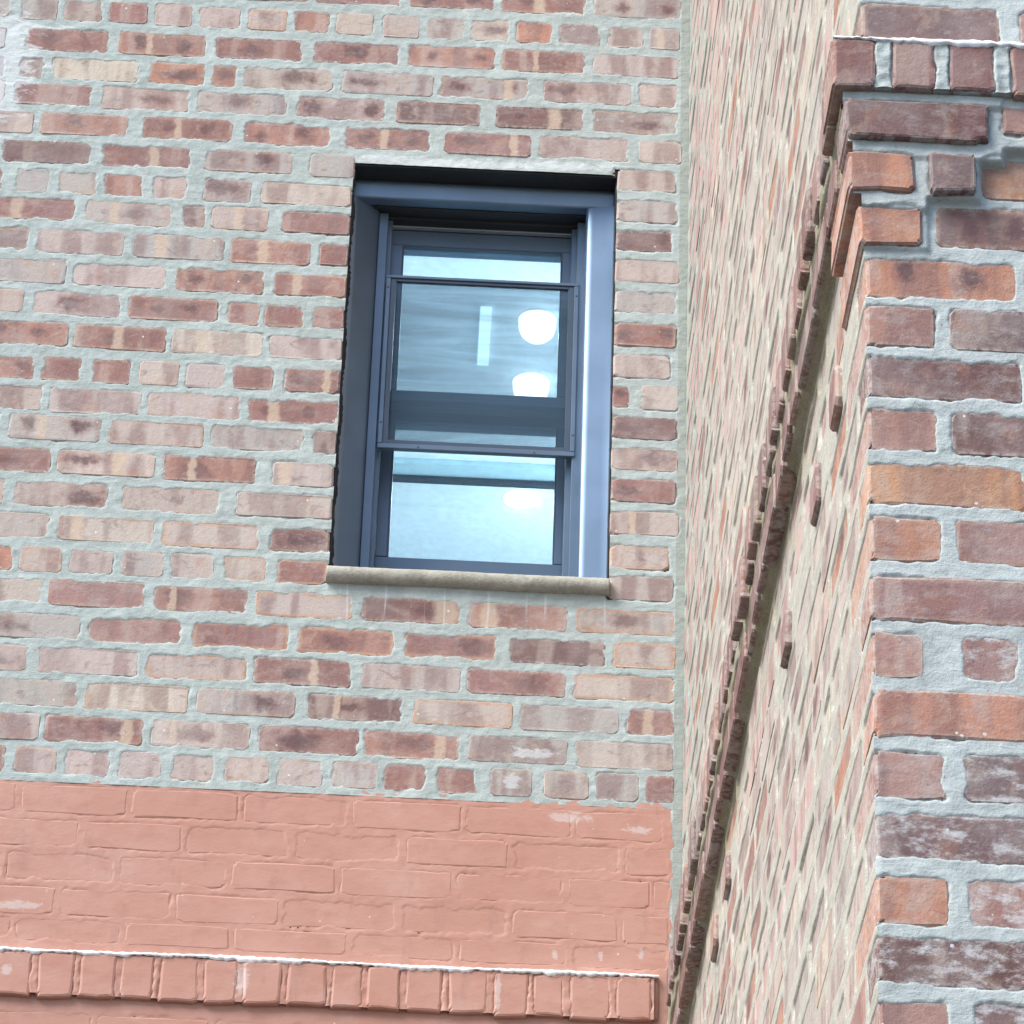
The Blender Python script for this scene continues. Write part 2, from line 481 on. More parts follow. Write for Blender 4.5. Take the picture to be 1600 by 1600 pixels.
M_WHITE = plain("white ceiling paint", (0.74, 0.79, 0.80), 0.8, 40, 0.1)
M_TRIM = plain("pale blue green trim", (0.42, 0.56, 0.60), 0.6, 40, 0.1)
M_LIME = plain("white lime crust", (0.80, 0.81, 0.82), 0.9, 90, 0.9)

# ---------------------------------------------------------------- bricks
BASE = {'p': (.420, .360, .335), 'g': (.365, .345, .328), 'r': (.265, .147, .132), 'q': (.325, .187, .155), 'o': (.40, .195, .130),
        'O': (.45, .235, .125), 't': (.455, .40, .36), 'T': (.53, .475, .40), 'd': (.165, .108, .105), 'D': (.155, .080, .073)}

def brick_mesh(kind, w, h, dep, seed, cham=0.006, npc=2, bev=0.003):
    """one brick: uneven face outline, small worn arris, straight sides running back into the wall"""
    r = random.Random(seed)
    pts = []
    for cx, cz, a0 in ((1, 1, 0), (-1, 1, 90), (-1, -1, 180), (1, -1, 270)):
        rad = cham * r.uniform(0.6, 1.8)
        for i in range(npc):
            a = math.radians(a0 + 90 * i / (npc - 1))
            pts.append((cx * (w / 2 - rad) + rad * math.cos(a) + r.uniform(-.0012, .0012),
                        cz * (h / 2 - rad) + rad * math.sin(a) + r.uniform(-.0012, .0012)))
    bm = bmesh.new()
    k = len(pts)
    f = [bm.verts.new((x * (1 - 2 * bev / w), r.uniform(-.0006, .0006), z * (1 - 2 * bev / h))) for x, z in pts]
    m = [bm.verts.new((x, bev, z)) for x, z in pts]
    b = [bm.verts.new((x, dep, z)) for x, z in pts]
    bm.faces.new(f[::-1])
    for i in range(k):
        j = (i + 1) % k
        bm.faces.new((f[i], f[j], m[j], m[i]))
        bm.faces.new((m[i], m[j], b[j], b[i]))
    me = mesh_of(bm, kind)
    me.materials.append(M_BRICK)
    return me

STR = [brick_mesh("stretcher", .200, .063, .085, i) for i in range(10)]
HDR = [brick_mesh("header", .095, .063, .085, 50 + i) for i in range(8)]
RLK = [brick_mesh("rowlock", .064, .088, .11, 90 + i, 0.005, 3, 0.004) for i in range(8)]
def worn_mesh(kind, w, h, dep, seed, k=26, bev=0.0035):
    r = random.Random(seed)
    pts = []
    ph = [r.uniform(0, 6.28) for _ in range(3)]
    for i in range(k):
        a = 2 * math.pi * (i + .5) / k
        c, s = math.cos(a), math.sin(a)
        e = 0.16                                   # superellipse: a box with softened corners
        x = math.copysign(abs(c) ** e, c) * w / 2
        z = math.copysign(abs(s) ** e, s) * h / 2
        wv = .0011 * math.sin(3 * a + ph[0]) + .0009 * math.sin(7 * a + ph[1]) + r.uniform(-.0010, .0010)
        pts.append((x + math.copysign(1, x) * wv, z + math.copysign(1, z) * wv))
    bm = bmesh.new()
    c0 = bm.verts.new((0, 0, 0))
    def ring(sc, y, jit=0.0):
        return [bm.verts.new((x - math.copysign(sc, x), y + r.uniform(-jit, jit), z - math.copysign(sc, z))) for x, z in pts]
    f = ring(bev * 1.3, 0.0); m = ring(bev * .4, bev * .35, .0006); e_ = ring(0, bev * 1.3); b = ring(0, dep)
    for i in range(k):
        j = (i + 1) % k
        bm.faces.new((c0, f[j], f[i]))
        for A, B in ((f, m), (m, e_), (e_, b)):
            bm.faces.new((A[i], A[j], B[j], B[i]))
    me = mesh_of(bm, kind)
    me.materials.append(M_BRICK)
    return me
WSTR = [worn_mesh("worn stretcher", .200, .063, .085, 200 + i) for i in range(6)]
WHDR = [worn_mesh("worn header", .095, .063, .085, 220 + i) for i in range(6)]
RLK = [worn_mesh("rowlock", .064, .088, .11, 90 + i, 22, .004) for i in range(8)]
PAINTED = {}
def painted(me):
    if me.name not in PAINTED:
        c = me.copy(); c.name = "painted " + me.name
        c.materials.clear(); c.materials.append(M_PAINT)
        PAINTED[me.name] = c
    return PAINTED[me.name]

NEAR_Y = -3.028
CX = 0.520           # plane of the receding side wall
def brick(parent, frame, u0, u1, v0, v1, code='p', out=0.0, paint=False, pool=None, grow=0.004, name="brick", tilt=0.0, dep=1.0, r=None):
    """a brick whose face shows between u0..u1 and v0..v1 on the wall called frame, standing 'out' proud of it"""
    r = r or random
    w, h = (u1 - u0) + 2 * grow, (v1 - v0) + 2 * grow
    if pool is None:
        pool = HDR if w < 0.14 else STR
    me = r.choice(pool)
    if paint: me = painted(me)
    nw, nh = (0.200, .063) if pool in (STR, WSTR) else ((0.095, .063) if pool in (HDR, WHDR) else (.064, .088))
    o = bpy.data.objects.new(name, me)
    COL.objects.link(o)
    uc, vc = (u0 + u1) / 2, (v0 + v1) / 2
    if frame == 'F': loc = Vector((uc, -out, vc))
    elif frame == 'N': loc = Vector((uc, NEAR_Y - out, vc))
    else:
        loc = Vector((CX - out, uc, vc))
    rz = -math.pi / 2 if frame == 'S' else 0.0
    o.parent = parent
    o.location = loc - wloc(parent)
    o.rotation_euler = (0, tilt, rz) if frame != 'S' else (tilt * 0, 0, rz)
    o.scale = (w / nw, dep, h / nh)
    if not paint:
        c = code[0]
        bc = BASE[c]
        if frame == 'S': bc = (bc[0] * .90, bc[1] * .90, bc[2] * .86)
        k = r.uniform(0.93, 1.07)
        o.color = (bc[0] * k * r.uniform(.98, 1.03), bc[1] * k, bc[2] * k * r.uniform(.97, 1.03), 1)
        ns = 2 if '2' in code else (1 if '1' in code else 0)
        W = w
        big = .034 if ns == 1 else .019
        xs = [r.uniform(-.25, .25) * W] if ns == 1 else [r.uniform(-.30, -.16) * W, r.uniform(.16, .34) * W]
        z3 = lambda: r.uniform(-.006, .010)
        sa = [xs[0], z3(), big * r.uniform(.65, 1.3)] if ns >= 1 else [0.0, 0.0, 0.0]
        sb = [xs[1], z3(), big * r.uniform(.65, 1.2)] if ns == 2 else [0.0, 0.0, 0.0]
        b = [r.uniform(-.3, .35) * W, r.uniform(.007, .016) * (1.8 if 'B' in code else 1), 0.0] if ('b' in code or 'B' in code) else [0.0, 0.0, 0.0]
        b[2] = 0.85 if 'h' in code else r.uniform(0.0, .25)
        o["spot_a"] = sa; o["spot_b"] = sb; o["band"] = b
        s = o.scale
        o["half"] = [w / 2 / s[0] - grow, h / 2 / s[2] - grow, 1.0 if 'e' in code else (0.35 if r.random() < .3 else 0.0)]
    return o

# ---------------------------------------------------------------- mortar: a raked and smeared sheet that laps the bricks' edges
def mortar_sheet(name, parent, frame, u0, u1, v0, v1, du, dv, rects, mat, seed, jh=0.0008, hole=None, amp=0.0035, proud=None,
                 depth=0.010, rough=1.0, corner=None, keep=None, soft=0.0032, run=1.0):
    nu, nv = int(round((u1 - u0) / du)) + 1, int(round((v1 - v0) / dv)) + 1
    U = u0 + np.arange(nu) * du
    V = v0 + np.arange(nv) * dv
    sd = np.full((nv, nu), -0.02, dtype=np.float64)
    for (a, b, c, d, rad) in rects:
        i0, i1 = max(0, int((a - .015 - u0) / du)), min(nu, int((b + .015 - u0) / du) + 2)
        j0, j1 = max(0, int((c - .015 - v0) / dv)), min(nv, int((d + .015 - v0) / dv) + 2)
        if i1 <= i0 or j1 <= j0: continue
        uu = U[i0:i1][None, :]; vv = V[j0:j1][:, None]
        qx = np.abs(uu - (a + b) / 2) - (b - a) / 2 + rad
        qz = np.abs(vv - (c + d) / 2) - (d - c) / 2 + rad
        s = -(np.minimum(np.maximum(qx, qz), 0) + np.hypot(np.maximum(qx, 0), np.maximum(qz, 0)) - rad)
        blk = sd[j0:j1, i0:i1]
        np.maximum(blk, s, out=blk)
    n1 = field(nu, nv, du, dv, .045 * run, .028, seed) * amp * 0.75
    n2 = field(nu, nv, du, dv, .014 * run, .011, seed + 1) * amp * 0.45
    n3 = field(nu, nv, du, dv, .0065 * run, .0065, seed + 2) * amp * 0.28
    d = sd + n1 + n2 + n3
    t = np.clip((d + 0.0006) / soft, 0, 1); t = t * t * (3 - 2 * t)
    h = jh + rough * (field(nu, nv, du, dv, .05 * run, .02, seed + 3) * .0009 + field(nu, nv, du, dv, .012 * run, .009, seed + 4) * .0006
                      + field(nu, nv, du, dv, .3, .2, seed + 5) * .0008)
    h += rough * 0.0003 * np.exp(-((d + .003) / .0025) ** 2) * (0.5 + field(nu, nv, du, dv, .06, .03, seed + 6))
    h -= t * depth
    P = np.zeros((nv, nu))
    if proud is not None:
        P = proud(U[None, :] + 0 * V[:, None], V[:, None] + 0 * U[None, :], nu, nv, du, dv)
    if corner is not None:                         # joints die out at the outer corner so that two sheets meet
        w_ = np.clip(np.abs(U - corner[0]) / 0.006, 0, 1)[None, :]
        h = np.where(t < .3, h * w_, h)
    H = h + P
    UU = np.broadcast_to(U[None, :], (nv, nu)).copy(); VV = np.broadcast_to(V[:, None], (nv, nu))
    if frame == 'F': co = np.stack([UU, -H, VV], -1)
    elif frame == 'N': co = np.stack([UU, NEAR_Y - H, VV], -1)
    else: co = np.stack([CX - H, UU, VV], -1)
    idx = np.arange(nu * nv).reshape(nv, nu)
    a = idx[:-1, :-1]; b = idx[:-1, 1:]; c = idx[1:, 1:]; e = idx[1:, :-1]
    ok = np.ones(a.shape, bool)
    cu = (U[:-1] + du / 2)[None, :]; cv = (V[:-1] + dv / 2)[:, None]
    if hole is not None:
        for (x0, x1, y0, y1) in hole:
            ok &= ~((cu > x0) & (cu < x1) & (cv > y0) & (cv < y1))
    deep = (t > 0.999) & (P <= 0.0005)             # nothing shows well inside a brick's face
    dd = deep[:-1, :-1] & deep[:-1, 1:] & deep[1:, 1:] & deep[1:, :-1]
    ok &= ~dd
    if keep is not None: ok &= keep(cu + 0 * cv, cv + 0 * cu)
    q = np.stack([a, b, c, e], -1) if frame != 'S' else np.stack([a, e, c, b], -1)
    q = q[ok]
    used = np.zeros(nu * nv, bool); used[q.ravel()] = True
    remap = np.cumsum(used) - 1
    co = co.reshape(-1, 3)[used]; q = remap[q]
    me = bpy.data.meshes.new(name)
    me.vertices.add(len(co)); me.vertices.foreach_set("co", co.ravel().astype(np.float32))
    me.loops.add(q.size); me.loops.foreach_set("vertex_index", q.ravel().astype(np.int32))
    me.polygons.add(len(q))
    me.polygons.foreach_set("loop_start", (np.arange(len(q)) * 4).astype(np.int32))
    me.polygons.foreach_set("loop_total", np.full(len(q), 4, np.int32))
    me.polygons.foreach_set("use_smooth", np.ones(len(q), bool))
    me.update(calc_edges=True)
    o = link(name, me, parent, mat)
    o["kind"] = "stuff"
    return o

def in_frame(p, margin=0.03):
    d = Vector(p) - Vector((0, CAM_Y, 0))
    w = d.dot(RF)
    x = 0.5 + d.dot(RX) / w * 137.8637 / 36
    y = 0.5 + d.dot(RD) / w * 137.8637 / 36
    return -margin < x < 1 + margin and -margin < y < 1 + margin

# ================================================================ SETTING
GROUND_Z = -1.6
bm = bmesh.new()
vs = [bm.verts.new(p) for p in ((-150, -150, GROUND_Z), (150, -150, GROUND_Z), (150, 150, GROUND_Z), (-150, 150, GROUND_Z))]
bm.faces.new(vs)
tag(link("ground", mesh_of(bm, "ground"), None, plain("asphalt paving", (0.07, 0.07, 0.07), 0.9, 3, 0.2)), kind="structure")

# ================================================================ FAR WALL
WIN = (-0.223, 0.361, 4.006, 5.052)
wall = thing("brick_wall", (0.0, 0.0, GROUND_Z),
             "weathered pale brick wall around the dark framed window, its lower courses painted salmon", "wall")
wall["kind"] = "thing"
FAR = """5522 0.5|-1190 -1000 p,-975 -773 r,-751 -563 p1,-533 -350 r,-331 -140 r1,-117 71 r2,91 280 rb1,303 496 g2
5436 -0.4|-1103 -1021 g,-991 -913 g,-894 -811 p,-792 -710 r,-689 -609 p,-589 -502 p,-477 -396 pe,-374 -299 q,-279 -201 t,-174 -96 p,-76 7 g,24 107 t1,129 205 o,223 314 g,335 411 p,430 493 tb
5355 5.1|-1213 -1023 d,-971 -790 r1,-764 -574 qb2,-546 -354 r1,-327 -135 r1,-113 78 q2,98 280 rb,303 493 p
5274 2.0|-1206 -1016 d,-978 -929 g,-905 -719 T,-691 -568 o1,-549 -498 o1,-479 -283 t1,-257 -58 g1,-38 153 g2b,195 386 p1,408 490 t
5199 -0.9|-1200 -1010 p,-985 -814 r,-790 -599 p1,-577 -381 g1,-356 -162 p2,-132 51 d,90 281 db1,305 493 g1
5121 0.7|-1129 -939 t,-918 -728 q1,-692 -498 rb2,-469 -278 q2,-246 -56 rb2,-23 166 rb1,187 384 p,410 501 t
5042 -1.2|-994 -805 d1,-776 -581 rb,-550 -361 g1,-316 -224 g,363 493 p
4961 -2.6|-1074 -992 d,-959 -888 g,-866 -784 g,-764 -681 q,-660 -587 p,-546 -445 g1,-421 -223 t,364 498 g
4883 -8.9|-1016 -826 rb,-798 -613 g1b,-589 -541 d,-524 -403 pb,-371 -220 r,366 486 d2
4803 -5.7|-1108 -918 g,-901 -713 p,-688 -495 gb,-476 -307 qb,-283 -219 r,363 500 p
4722 -4.6|-1022 -832 g,-810 -617 p,-590 -401 q2,-377 -216 qb,366 495 g
4638 -9.5|-1107 -917 p,-894 -708 p1,-685 -498 r2,-470 -408 r,-391 -310 r,-289 -215 r,364 496 r2
4558 -10.7|-1003 -813 q2,-794 -603 rb1,-585 -396 Tb,-379 -227 p,363 484 p
4477 -2.6|-959 -877 q1,-858 -777 r,-750 -672 r,-649 -570 t,-549 -471 p,-451 -368 r,-341 -225 rb1,364 396 r1,422 499 t
4399 -3.8|-1044 -854 p,-834 -643 p,-626 -431 p,-415 -224 rb2,366 499 d1
4324 -7.7|-1128 -938 p,-913 -724 g2b,-700 -505 p,-485 -295 g,-271 -225 d,364 501 p1
4244 -5.5|-1011 -821 r1,-802 -603 t1b,-580 -390 q1b,-353 -228 pb,364 498 r1
4166 -3.6|-1103 -913 p,-888 -695 p1,-660 -461 p,-422 -227 p,367 504 pb
4083 -6.1|-1002 -812 g,-788 -593 tb,-572 -373 te,-347 -229 d1,364 486 pe
4008 -4.1|-959 -877 o,-860 -777 p,-757 -671 t,-649 -567 g,-548 -462 p,-439 -355 te,-329 -247 re,382 496 p
3928 -8.5|-1001 -811 t,-794 -600 r,-577 -387 qb1,-366 -170 pe,-146 51 dB1,74 274 qB,297 496 g1e
3849 -4.6|-916 -726 g1,-703 -516 r,-490 -296 re,-273 -82 qe1,-57 132 re1,160 355 d,374 500 te
3772 -4.7|-1019 -829 p1,-802 -601 p,-580 -379 pe,-359 -165 rb1,-140 59 p,77 275 r1,295 497 te
3695 -4.3|-907 -717 g,-699 -493 TE,-470 -275 g1,-245 -54 db1,-31 168 te,188 385 gd,406 498 rb
3618 -3.3|-979 -789 p,-773 -579 r1b,-557 -363 tb1,-340 -142 r1,-128 63 q1b,84 281 gd,302 496 t
3544 -2.4|-933 -851 r,-827 -747 p,-727 -639 p,-617 -536 p,-512 -430 p,-403 -319 p,-297 -210 p,-186 -102 g,-83 -2 r,23 102 r,132 211 g,241 326 g,344 428 g,446 497 r"""
rects = []
for ln in FAR.split('\n'):
    hd, bs = ln.split('|')
    z0, sl = [float(v) for v in hd.split()]
    bs = bs.split(',')
    left = float(bs[0].split()[0])
    while left > -1230:                            # the courses run on past the picture's edge
        e = left - 24; left = max(e - 190, -1262)
        if e - left > 30: bs.append('%d %d %s' % (left, e, random.choice('prgt')))
    for s in bs:
        a, b, code = s.split()
        a, b = float(a) / 1000, float(b) / 1000
        zc = z0 / 1000 + sl / 1000 * (a + b) / 2 + random.uniform(-.0012, .0012)
        hh = random.uniform(.0268, .0295)
        a2, b2 = a, b
        over = WIN[2] < zc < WIN[3]
        if over and a < WIN[0] < b + .03: b2 = WIN[0] - .001
        if over and a < WIN[1] + .03 < b and a > 0.3: a2 = WIN[1] + .0015
        if b2 - a2 < .012: continue
        # bricks cut at the window run up to its edge
        ra = (a2 - (0 if a2 == a else .01), b2 + (0 if b2 == b else .01), zc - hh, zc + hh, random.choice((.003, .004, .006, .010)))
        rects.append(ra)
        brick(wall, 'F', a2, b2, zc - hh, zc + hh, code, out=random.uniform(-.0006, .0010), tilt=-sl / 1000,
              grow=0.004 if (a2 == a and b2 == b) else 0.0015)
mortar_sheet("mortar_joint", wall, 'F', -1.26, 0.520, 3.490, 5.562, .0029, .0029, rects, M_MORTAR, 21,
             hole=[WIN], amp=0.0060, proud=None, jh=.0001, rough=0.9, depth=.0024, soft=.0036, keep=lambda cu, cv: cv > 3.4975)

# ---- salmon painted courses: the same brickwork under a soft coat of paint
PC = ((3.458, .031, (-1060, -812, -591, -369, -149, 79, 301, 485, 700)), (3.383, .0295, (-1120, -905, -683, -476, -261, -39, 175, 399, 620)),
      (3.309, .0295, (-1040, -829, -605, -381, -166, 66, 287, 459, 680)), (3.234, .0295, (-1140, -940, -716, -487, -274, -42, 179, 397, 620)),
      (3.172, .023, (-1020, -797, -581, -368, -137, 75, 299, 520)), (2.968, .029, (-1060, -840, -621, -395, -183, 41, 253, 470, 690)),
      (2.889, .029, (-960, -745, -520, -300, -80, 140, 360, 580)))
rects = []
for zc, hh, js in PC:
    for a, b in zip(js[:-1], js[1:]):
        a, b = a / 1000 + .006, min(b / 1000 - .006, .4925)
        if b - a < .02: continue
        zz = zc - 0.005 * (a + b) / 2
        rects.append((a, b, zz - hh, zz + hh, .012))
        brick(wall, 'F', a, b, zz - hh, zz + hh, out=random.uniform(-.0012, .0006), paint=True, grow=0.0025, pool=WHDR if b - a < .12 else WSTR)
lz0, lz1 = 3.034, 3.124
LJ = (-1090, -1010, -920, -827, -745, -663, -582, -507, -421, -345, -259, -171, -101, -26, 57, 145, 224, 294, 386, 466)
LOUT = 0.013
def paint_keep(cu, cv):
    top = 3.507 + 0.004 * np.sin(cu * 31) + 0.003 * np.sin(cu * 83 + 1) + 0.002 * np.sin(cu * 190) - np.where(cu > .47, .004, 0)
    return (cv < top) & (cu < .4985 + .0015 * np.sin(cv * 70) + .001 * np.sin(cv * 173))
def paint_keep_not(cu, cv): return ~paint_keep(cu, cv)
mortar_sheet("painted_joint", wall, 'F', -1.26, 0.520, 2.84, 3.516, .003, .003, rects, M_PAINT, 61, jh=-0.0001,
             amp=0.008, depth=0.0012, rough=0.4, keep=paint_keep, soft=0.006)

mortar_sheet("corner_fillet", wall, 'F', .492, .520, 3.10, 3.500, .003, .003, [], M_MORTAR, 65, jh=-0.0002, rough=.4, proud=None,
             keep=lambda cu, cv: cu > .4935)
# ---- projecting painted ledge of upright bricks
for i, (a, b) in enumerate(zip(LJ[:-1], LJ[1:])):
    a, b = a / 1000 + .006, b / 1000 - .006
    brick(wall, 'F', a, b, lz0 + random.uniform(-.004, .003), lz1 + random.uniform(-.002, .002), out=LOUT + random.uniform(-.0006, .0016),
          paint=True, pool=RLK, grow=.001)
lr = [(a / 1000 + .006, b_ / 1000 - .006, lz0 - .003, lz1 - .002, .007) for a, b_ in zip(LJ[:-1], LJ[1:])]
mortar_sheet("ledge_joint", wall, 'F', -1.26, .466, lz0 + .002, lz1, .0029, .0029, lr, M_PAINT, 71, amp=.006, jh=0, rough=.9, depth=.004, soft=.006,
             proud=lambda U, V, nu, nv, du, dv: np.full((nv, nu), LOUT - .0010) + field(nu, nv, du, dv, .03, .06, 78) * .0010)
box("ledge_core", wall, M_PAINT, -1.26, 0.474, -LOUT + .007, 0.0, lz0 + .004, lz1 - .003, 0.004)
# white lime crust along the ledge's top edge
def crust(name, parent, frame, u0, u1, z, out, seed, mat=None, hmin=.003, hmax=.009, bulge=.006):
    r = random.Random(seed)
    n_ = int((u1 - u0) / .006)
    bm = bmesh.new()
    rings = []
    ph = [r.uniform(0, 6) for _ in range(4)]
    for i in range(n_ + 1):
        u = u0 + (u1 - u0) * i / n_
        k = 0.42 + 0.28 * math.sin(u * 17 + ph[0]) * math.sin(u * 5.3 + ph[3]) + .25 * math.sin(u * 47 + ph[1]) * math.sin(u * 29 + ph[2]) + .30 * r.uniform(-1, 1)
        k = min(1, max(0.05, k))
        hh = hmin + (hmax - hmin) * k
        zz = z + .0015 * math.sin(u * 9 + ph[2]) + r.uniform(-.0009, .0009)
        o_ = out + .001 + bulge * .25 * k
        prof = ((o_ - .028, zz + .003 + .0015 * k), (o_ - .001, zz + .003), (o_ + .0012, zz + .0005), (o_ + .0008, zz - hh * .6), (o_ - .0025, zz - hh))
        pts = []
        for (q, w) in prof:
            q += r.uniform(-.0006, .0006); w += r.uniform(-.0007, .0007)
            pts.append(bm.verts.new((u, -q, w) if frame == 'F' else ((u, NEAR_Y - q, w) if frame == 'N' else (CX - q, u, w))))
        rings.append(pts)
    for A, B in zip(rings[:-1], rings[1:]):
        for j in range(4):
            bm.faces.new((A[j], A[j + 1], B[j + 1], B[j]))
    return link(name, mesh_of(bm, name, True), parent, mat or M_LIME)
crust("lime_crust", wall, 'F', -1.24, 0.474, lz1 + .003, LOUT + .0002, 5, hmin=.001, hmax=.011)

# ---- masonry behind and around (outside the picture)
WT = 9.0
boxes("masonry_backing", wall, M_WALL, [(-6, WIN[0] - .001, .016, .26, GROUND_Z, WT), (WIN[1] + .001, .60, .016, .26, GROUND_Z, WT),
      (WIN[0] - .001, WIN[1] + .001, .016, .26, WIN[3] + .001, WT), (WIN[0] - .001, WIN[1] + .001, .016, .26, GROUND_Z, 4.002)], 0)

# ================================================================ NEAR WALL
near = thing("brick_wall", (0.9, NEAR_Y, GROUND_Z),
             "nearer red brick wall with a stepped cornice of dark bricks and thick grey joints", "wall")
near["kind"] = "thing"
NEAR = """N-1 3188|615 768 r
N0 3150|517 702 d,729 859 r
C2 3001|495 679 D,697 877 q
C3 2920|498 583 o,602 660 d,671 807 O
C4 2839|511 592 o,613 755 d2
C5 2758|534 709 o2,724 880 r
C6 2686|520 606 q,626 797 d
C7 2611|521 712 D,730 873 d
C8 2535|520 603 q,625 790 D
C9 2459|518 712 O,728 865 r
C10 2381|520 604 o,626 783 r
C11 2298|519 710 r,726 856 r
C12 2221|519 578 q,628 692 rh
C13 2143|518 706 o,720 848 r
C14 2063|523 602 q,625 784 dh
C15 1984|523 700 dh,715 839 r
C16 1903|520 602 o,626 777 rh
C17 1828|521 697 Dh,709 831 r
C18 1750|522 600 q,629 784 dh
C19 1675|522 695 r,709 823 r"""
CORNER = []
NP = {'C2': (.026, -.014), 'C3': (.018, -.010), 'C4': (.010, -.006)}
rects = []
for ln in NEAR.split('\n'):
    hd, bs = ln.split('|')
    k, z0 = hd.split(); z0 = float(z0) / 1000
    for i, s in enumerate(bs.split(',')):
        a, b, code = s.split()
        a, b = float(a) / 1000, float(b) / 1000
        out, dz = NP.get(k, (0.0, 0.0))
        if k == 'C3' and i == 1: out = .024
        if k == 'C3' and i == 2: out, dz = 0.0, -.004
        if k == 'C4' and i == 1: out, dz = 0.0, 0.0
        if k == 'C2' and i == 1: out, dz = .020, .004
        zc = z0 + dz
        if k == 'N0': zc += .010
        if k == 'N-1': zc = 3.247
        hh = .0295
        corner = i == 0 and k not in ('N-1',)
        uu = a
        if corner and k[0] == 'C' and int(k[1:]) > 4:
            a = CX
        elif corner and k == 'N0': a = CX - .0
        rects.append((a - (.03 if corner and out == 0 else 0), b, zc - hh, zc + hh, random.choice((.004, .007, .010))))
        g = 0.0035 if out == 0 else 0.0
        o = brick(near, 'N', a + (g if corner else 0) + (.0002 if corner else 0), b, zc - hh, zc + hh, code, out=out + random.uniform(-.0008, .0015), grow=g,
                  pool=None if (out == 0 and not corner) else (WHDR if b - a < .12 else WSTR))
        o.color = [v * (.88 if code[0] in 'dDp' else 1.06) for v in o.color[:3]] + [1]
        if corner:
            CORNER.append((.198 if b - a < .12 else .088, zc, hh, out, k))
            o.scale[1] = (2.35 if b - a < .12 else 1.05)   # the other face of a corner brick shows on the side wall
        if code[0] in 'pqoOrdD' and (b - a) > .12 and corner: o["spot_a"][2] = min(o["spot_a"][2], .035)

def near_proud(U, V, nu, nv, du, dv):
    P = np.zeros((nv, nu))
    w1 = field(nu, nv, du, dv, .05, .03, 901) * .003
    def put(m, val): P[m] = np.maximum(P[m], val) if not np.isscalar(val) else np.maximum(P[m], val)
    c2 = (V > 2.953) & (V < 3.036)
    P[c2] = .016
    P[(V > 3.014 + w1) & (V < 3.036)] = .0225
    c3 = (V > 2.935) & (V < 2.953) & (U < .70)
    P[c3] = .016
    c3b = (V > 2.876) & (V < 2.945) & (U < .592)
    P[c3b] = np.maximum(P[c3b], .012)
    c3c = (V > 2.876) & (V < 2.945) & (U >= .592) & (U < .668)
    P[c3c] = np.maximum(P[c3c], .012)
    c4 = (V > 2.80) & (V < 2.876) & (U < .600)
    P[c4] = np.maximum(P[c4], .005)
    c4b = (V > 2.856) & (V < 2.876) & (U < .600)
    P[c4b] = .012
    # soften the steps
    for _ in range(2):
        P[1:-1] = (P[:-2] + P[1:-1] * 2 + P[2:]) / 4
        P[:, 1:-1] = (P[:, :-2] + P[:, 1:-1] * 2 + P[:, 2:]) / 4
    return P
near_keep = lambda cu, cv: (cu > CX - .0) | ((cv > 2.80) & (cv < 3.04) & (cu > .4935 + np.where(cv < 3.012, .0055, 0) + np.where(cv < 2.955, .006, 0) + np.where(cv < 2.876, .010, 0)))
mortar_sheet("mortar_joint", near, 'N', CX - 19 * .0021, 0.98, 1.64, 3.30, .0021, .0021, rects, M_MORTAR_NEAR, 301, hole=None,
             amp=0.0054, proud=near_proud, keep=near_keep, jh=.0004, rough=0.8, corner=(CX,), depth=.0026, soft=.003)
box('joint_core', near, M_MORTAR_NEAR, CX + .0035, CX + .09, NEAR_Y + .0035, NEAR_Y + .09, 1.5, 3.6, 0)
NOUT = .034
BZ0, BZ1 = 3.030, 3.106
NJ = ((.4785, .5335), (.556, .611), (.629, .688), (.709, .768), (.788, .846), (.868, .925))
for i, (a, b) in enumerate(NJ):
    o = brick(near, 'N', a, b, BZ0 + random.uniform(-.001, .002), BZ1 + random.uniform(-.002, .001), 'DDdDDD'[i], out=NOUT + random.uniform(-.001, .001), pool=RLK, grow=.0005)
    o["spot_a"] = [0.0, 0.0, 0.0]; o["band"] = [0.0, 0.0, 0.0]; o.color = (.20, .098, .09, 1)
rects = [(a, b, BZ0, BZ1 - .001, .004) for a, b in NJ]
mortar_sheet("ledge_joint", near, 'N', .4845, .95, BZ0 + .001, BZ1 - .0005, .0021, .0021, rects, M_MORTAR_NEAR, 331, amp=.0035,
             proud=lambda U, V, nu, nv, du, dv: np.full((nv, nu), NOUT - .001) + field(nu, nv, du, dv, .012, .012, 77) * .0016, jh=0, rough=1.6)
box("ledge_core", near, M_MORTAR_NEAR, CX - .034, 1.2, NEAR_Y - NOUT + .0045, NEAR_Y - .001, BZ0 + .0015, BZ1 - .001, 0.001)
crust("lime_crust", near, 'N', .4805, .95, BZ1 + .0005, NOUT, 9, hmin=.0005, hmax=.009, bulge=.005)
boxes("masonry_backing", near, M_WALL, [(CX + .014, 5.5, NEAR_Y + .014, NEAR_Y + .30, GROUND_Z, WT)], 0)

# ================================================================ SIDE WALL
side = thing("brick_wall", (CX + .05, -1.5, GROUND_Z),
             "long receding side wall seen edge on, its cornice running down as a dark slanting line", "wall")
side["kind"] = "thing"
YB = -0.004
PAL = 'pppggtttgpqoTrgp'
r = random.Random(77)
cand = []
rects = []
def row(zc, k, hh=.029):
    hdr = (k % 6) == 2
    y = NEAR_Y
    cl = [c[0] for c in CORNER if abs(c[1] - zc) < .02]
    y += (cl[0] if cl else (.085 if k % 2 else .195)) + .016
    while y < -.03:
        ln = (.086 if hdr else .190) * r.uniform(.96, 1.05)
        if not hdr and r.random() < .08: ln = .09
        e = min(y + ln, YB - .006)
        if e - y > .03:
            yield y, e, zc + r.uniform(-.0015, .0015), hh * r.uniform(.93, 1.04)
        y = e + r.uniform(.014, .023)
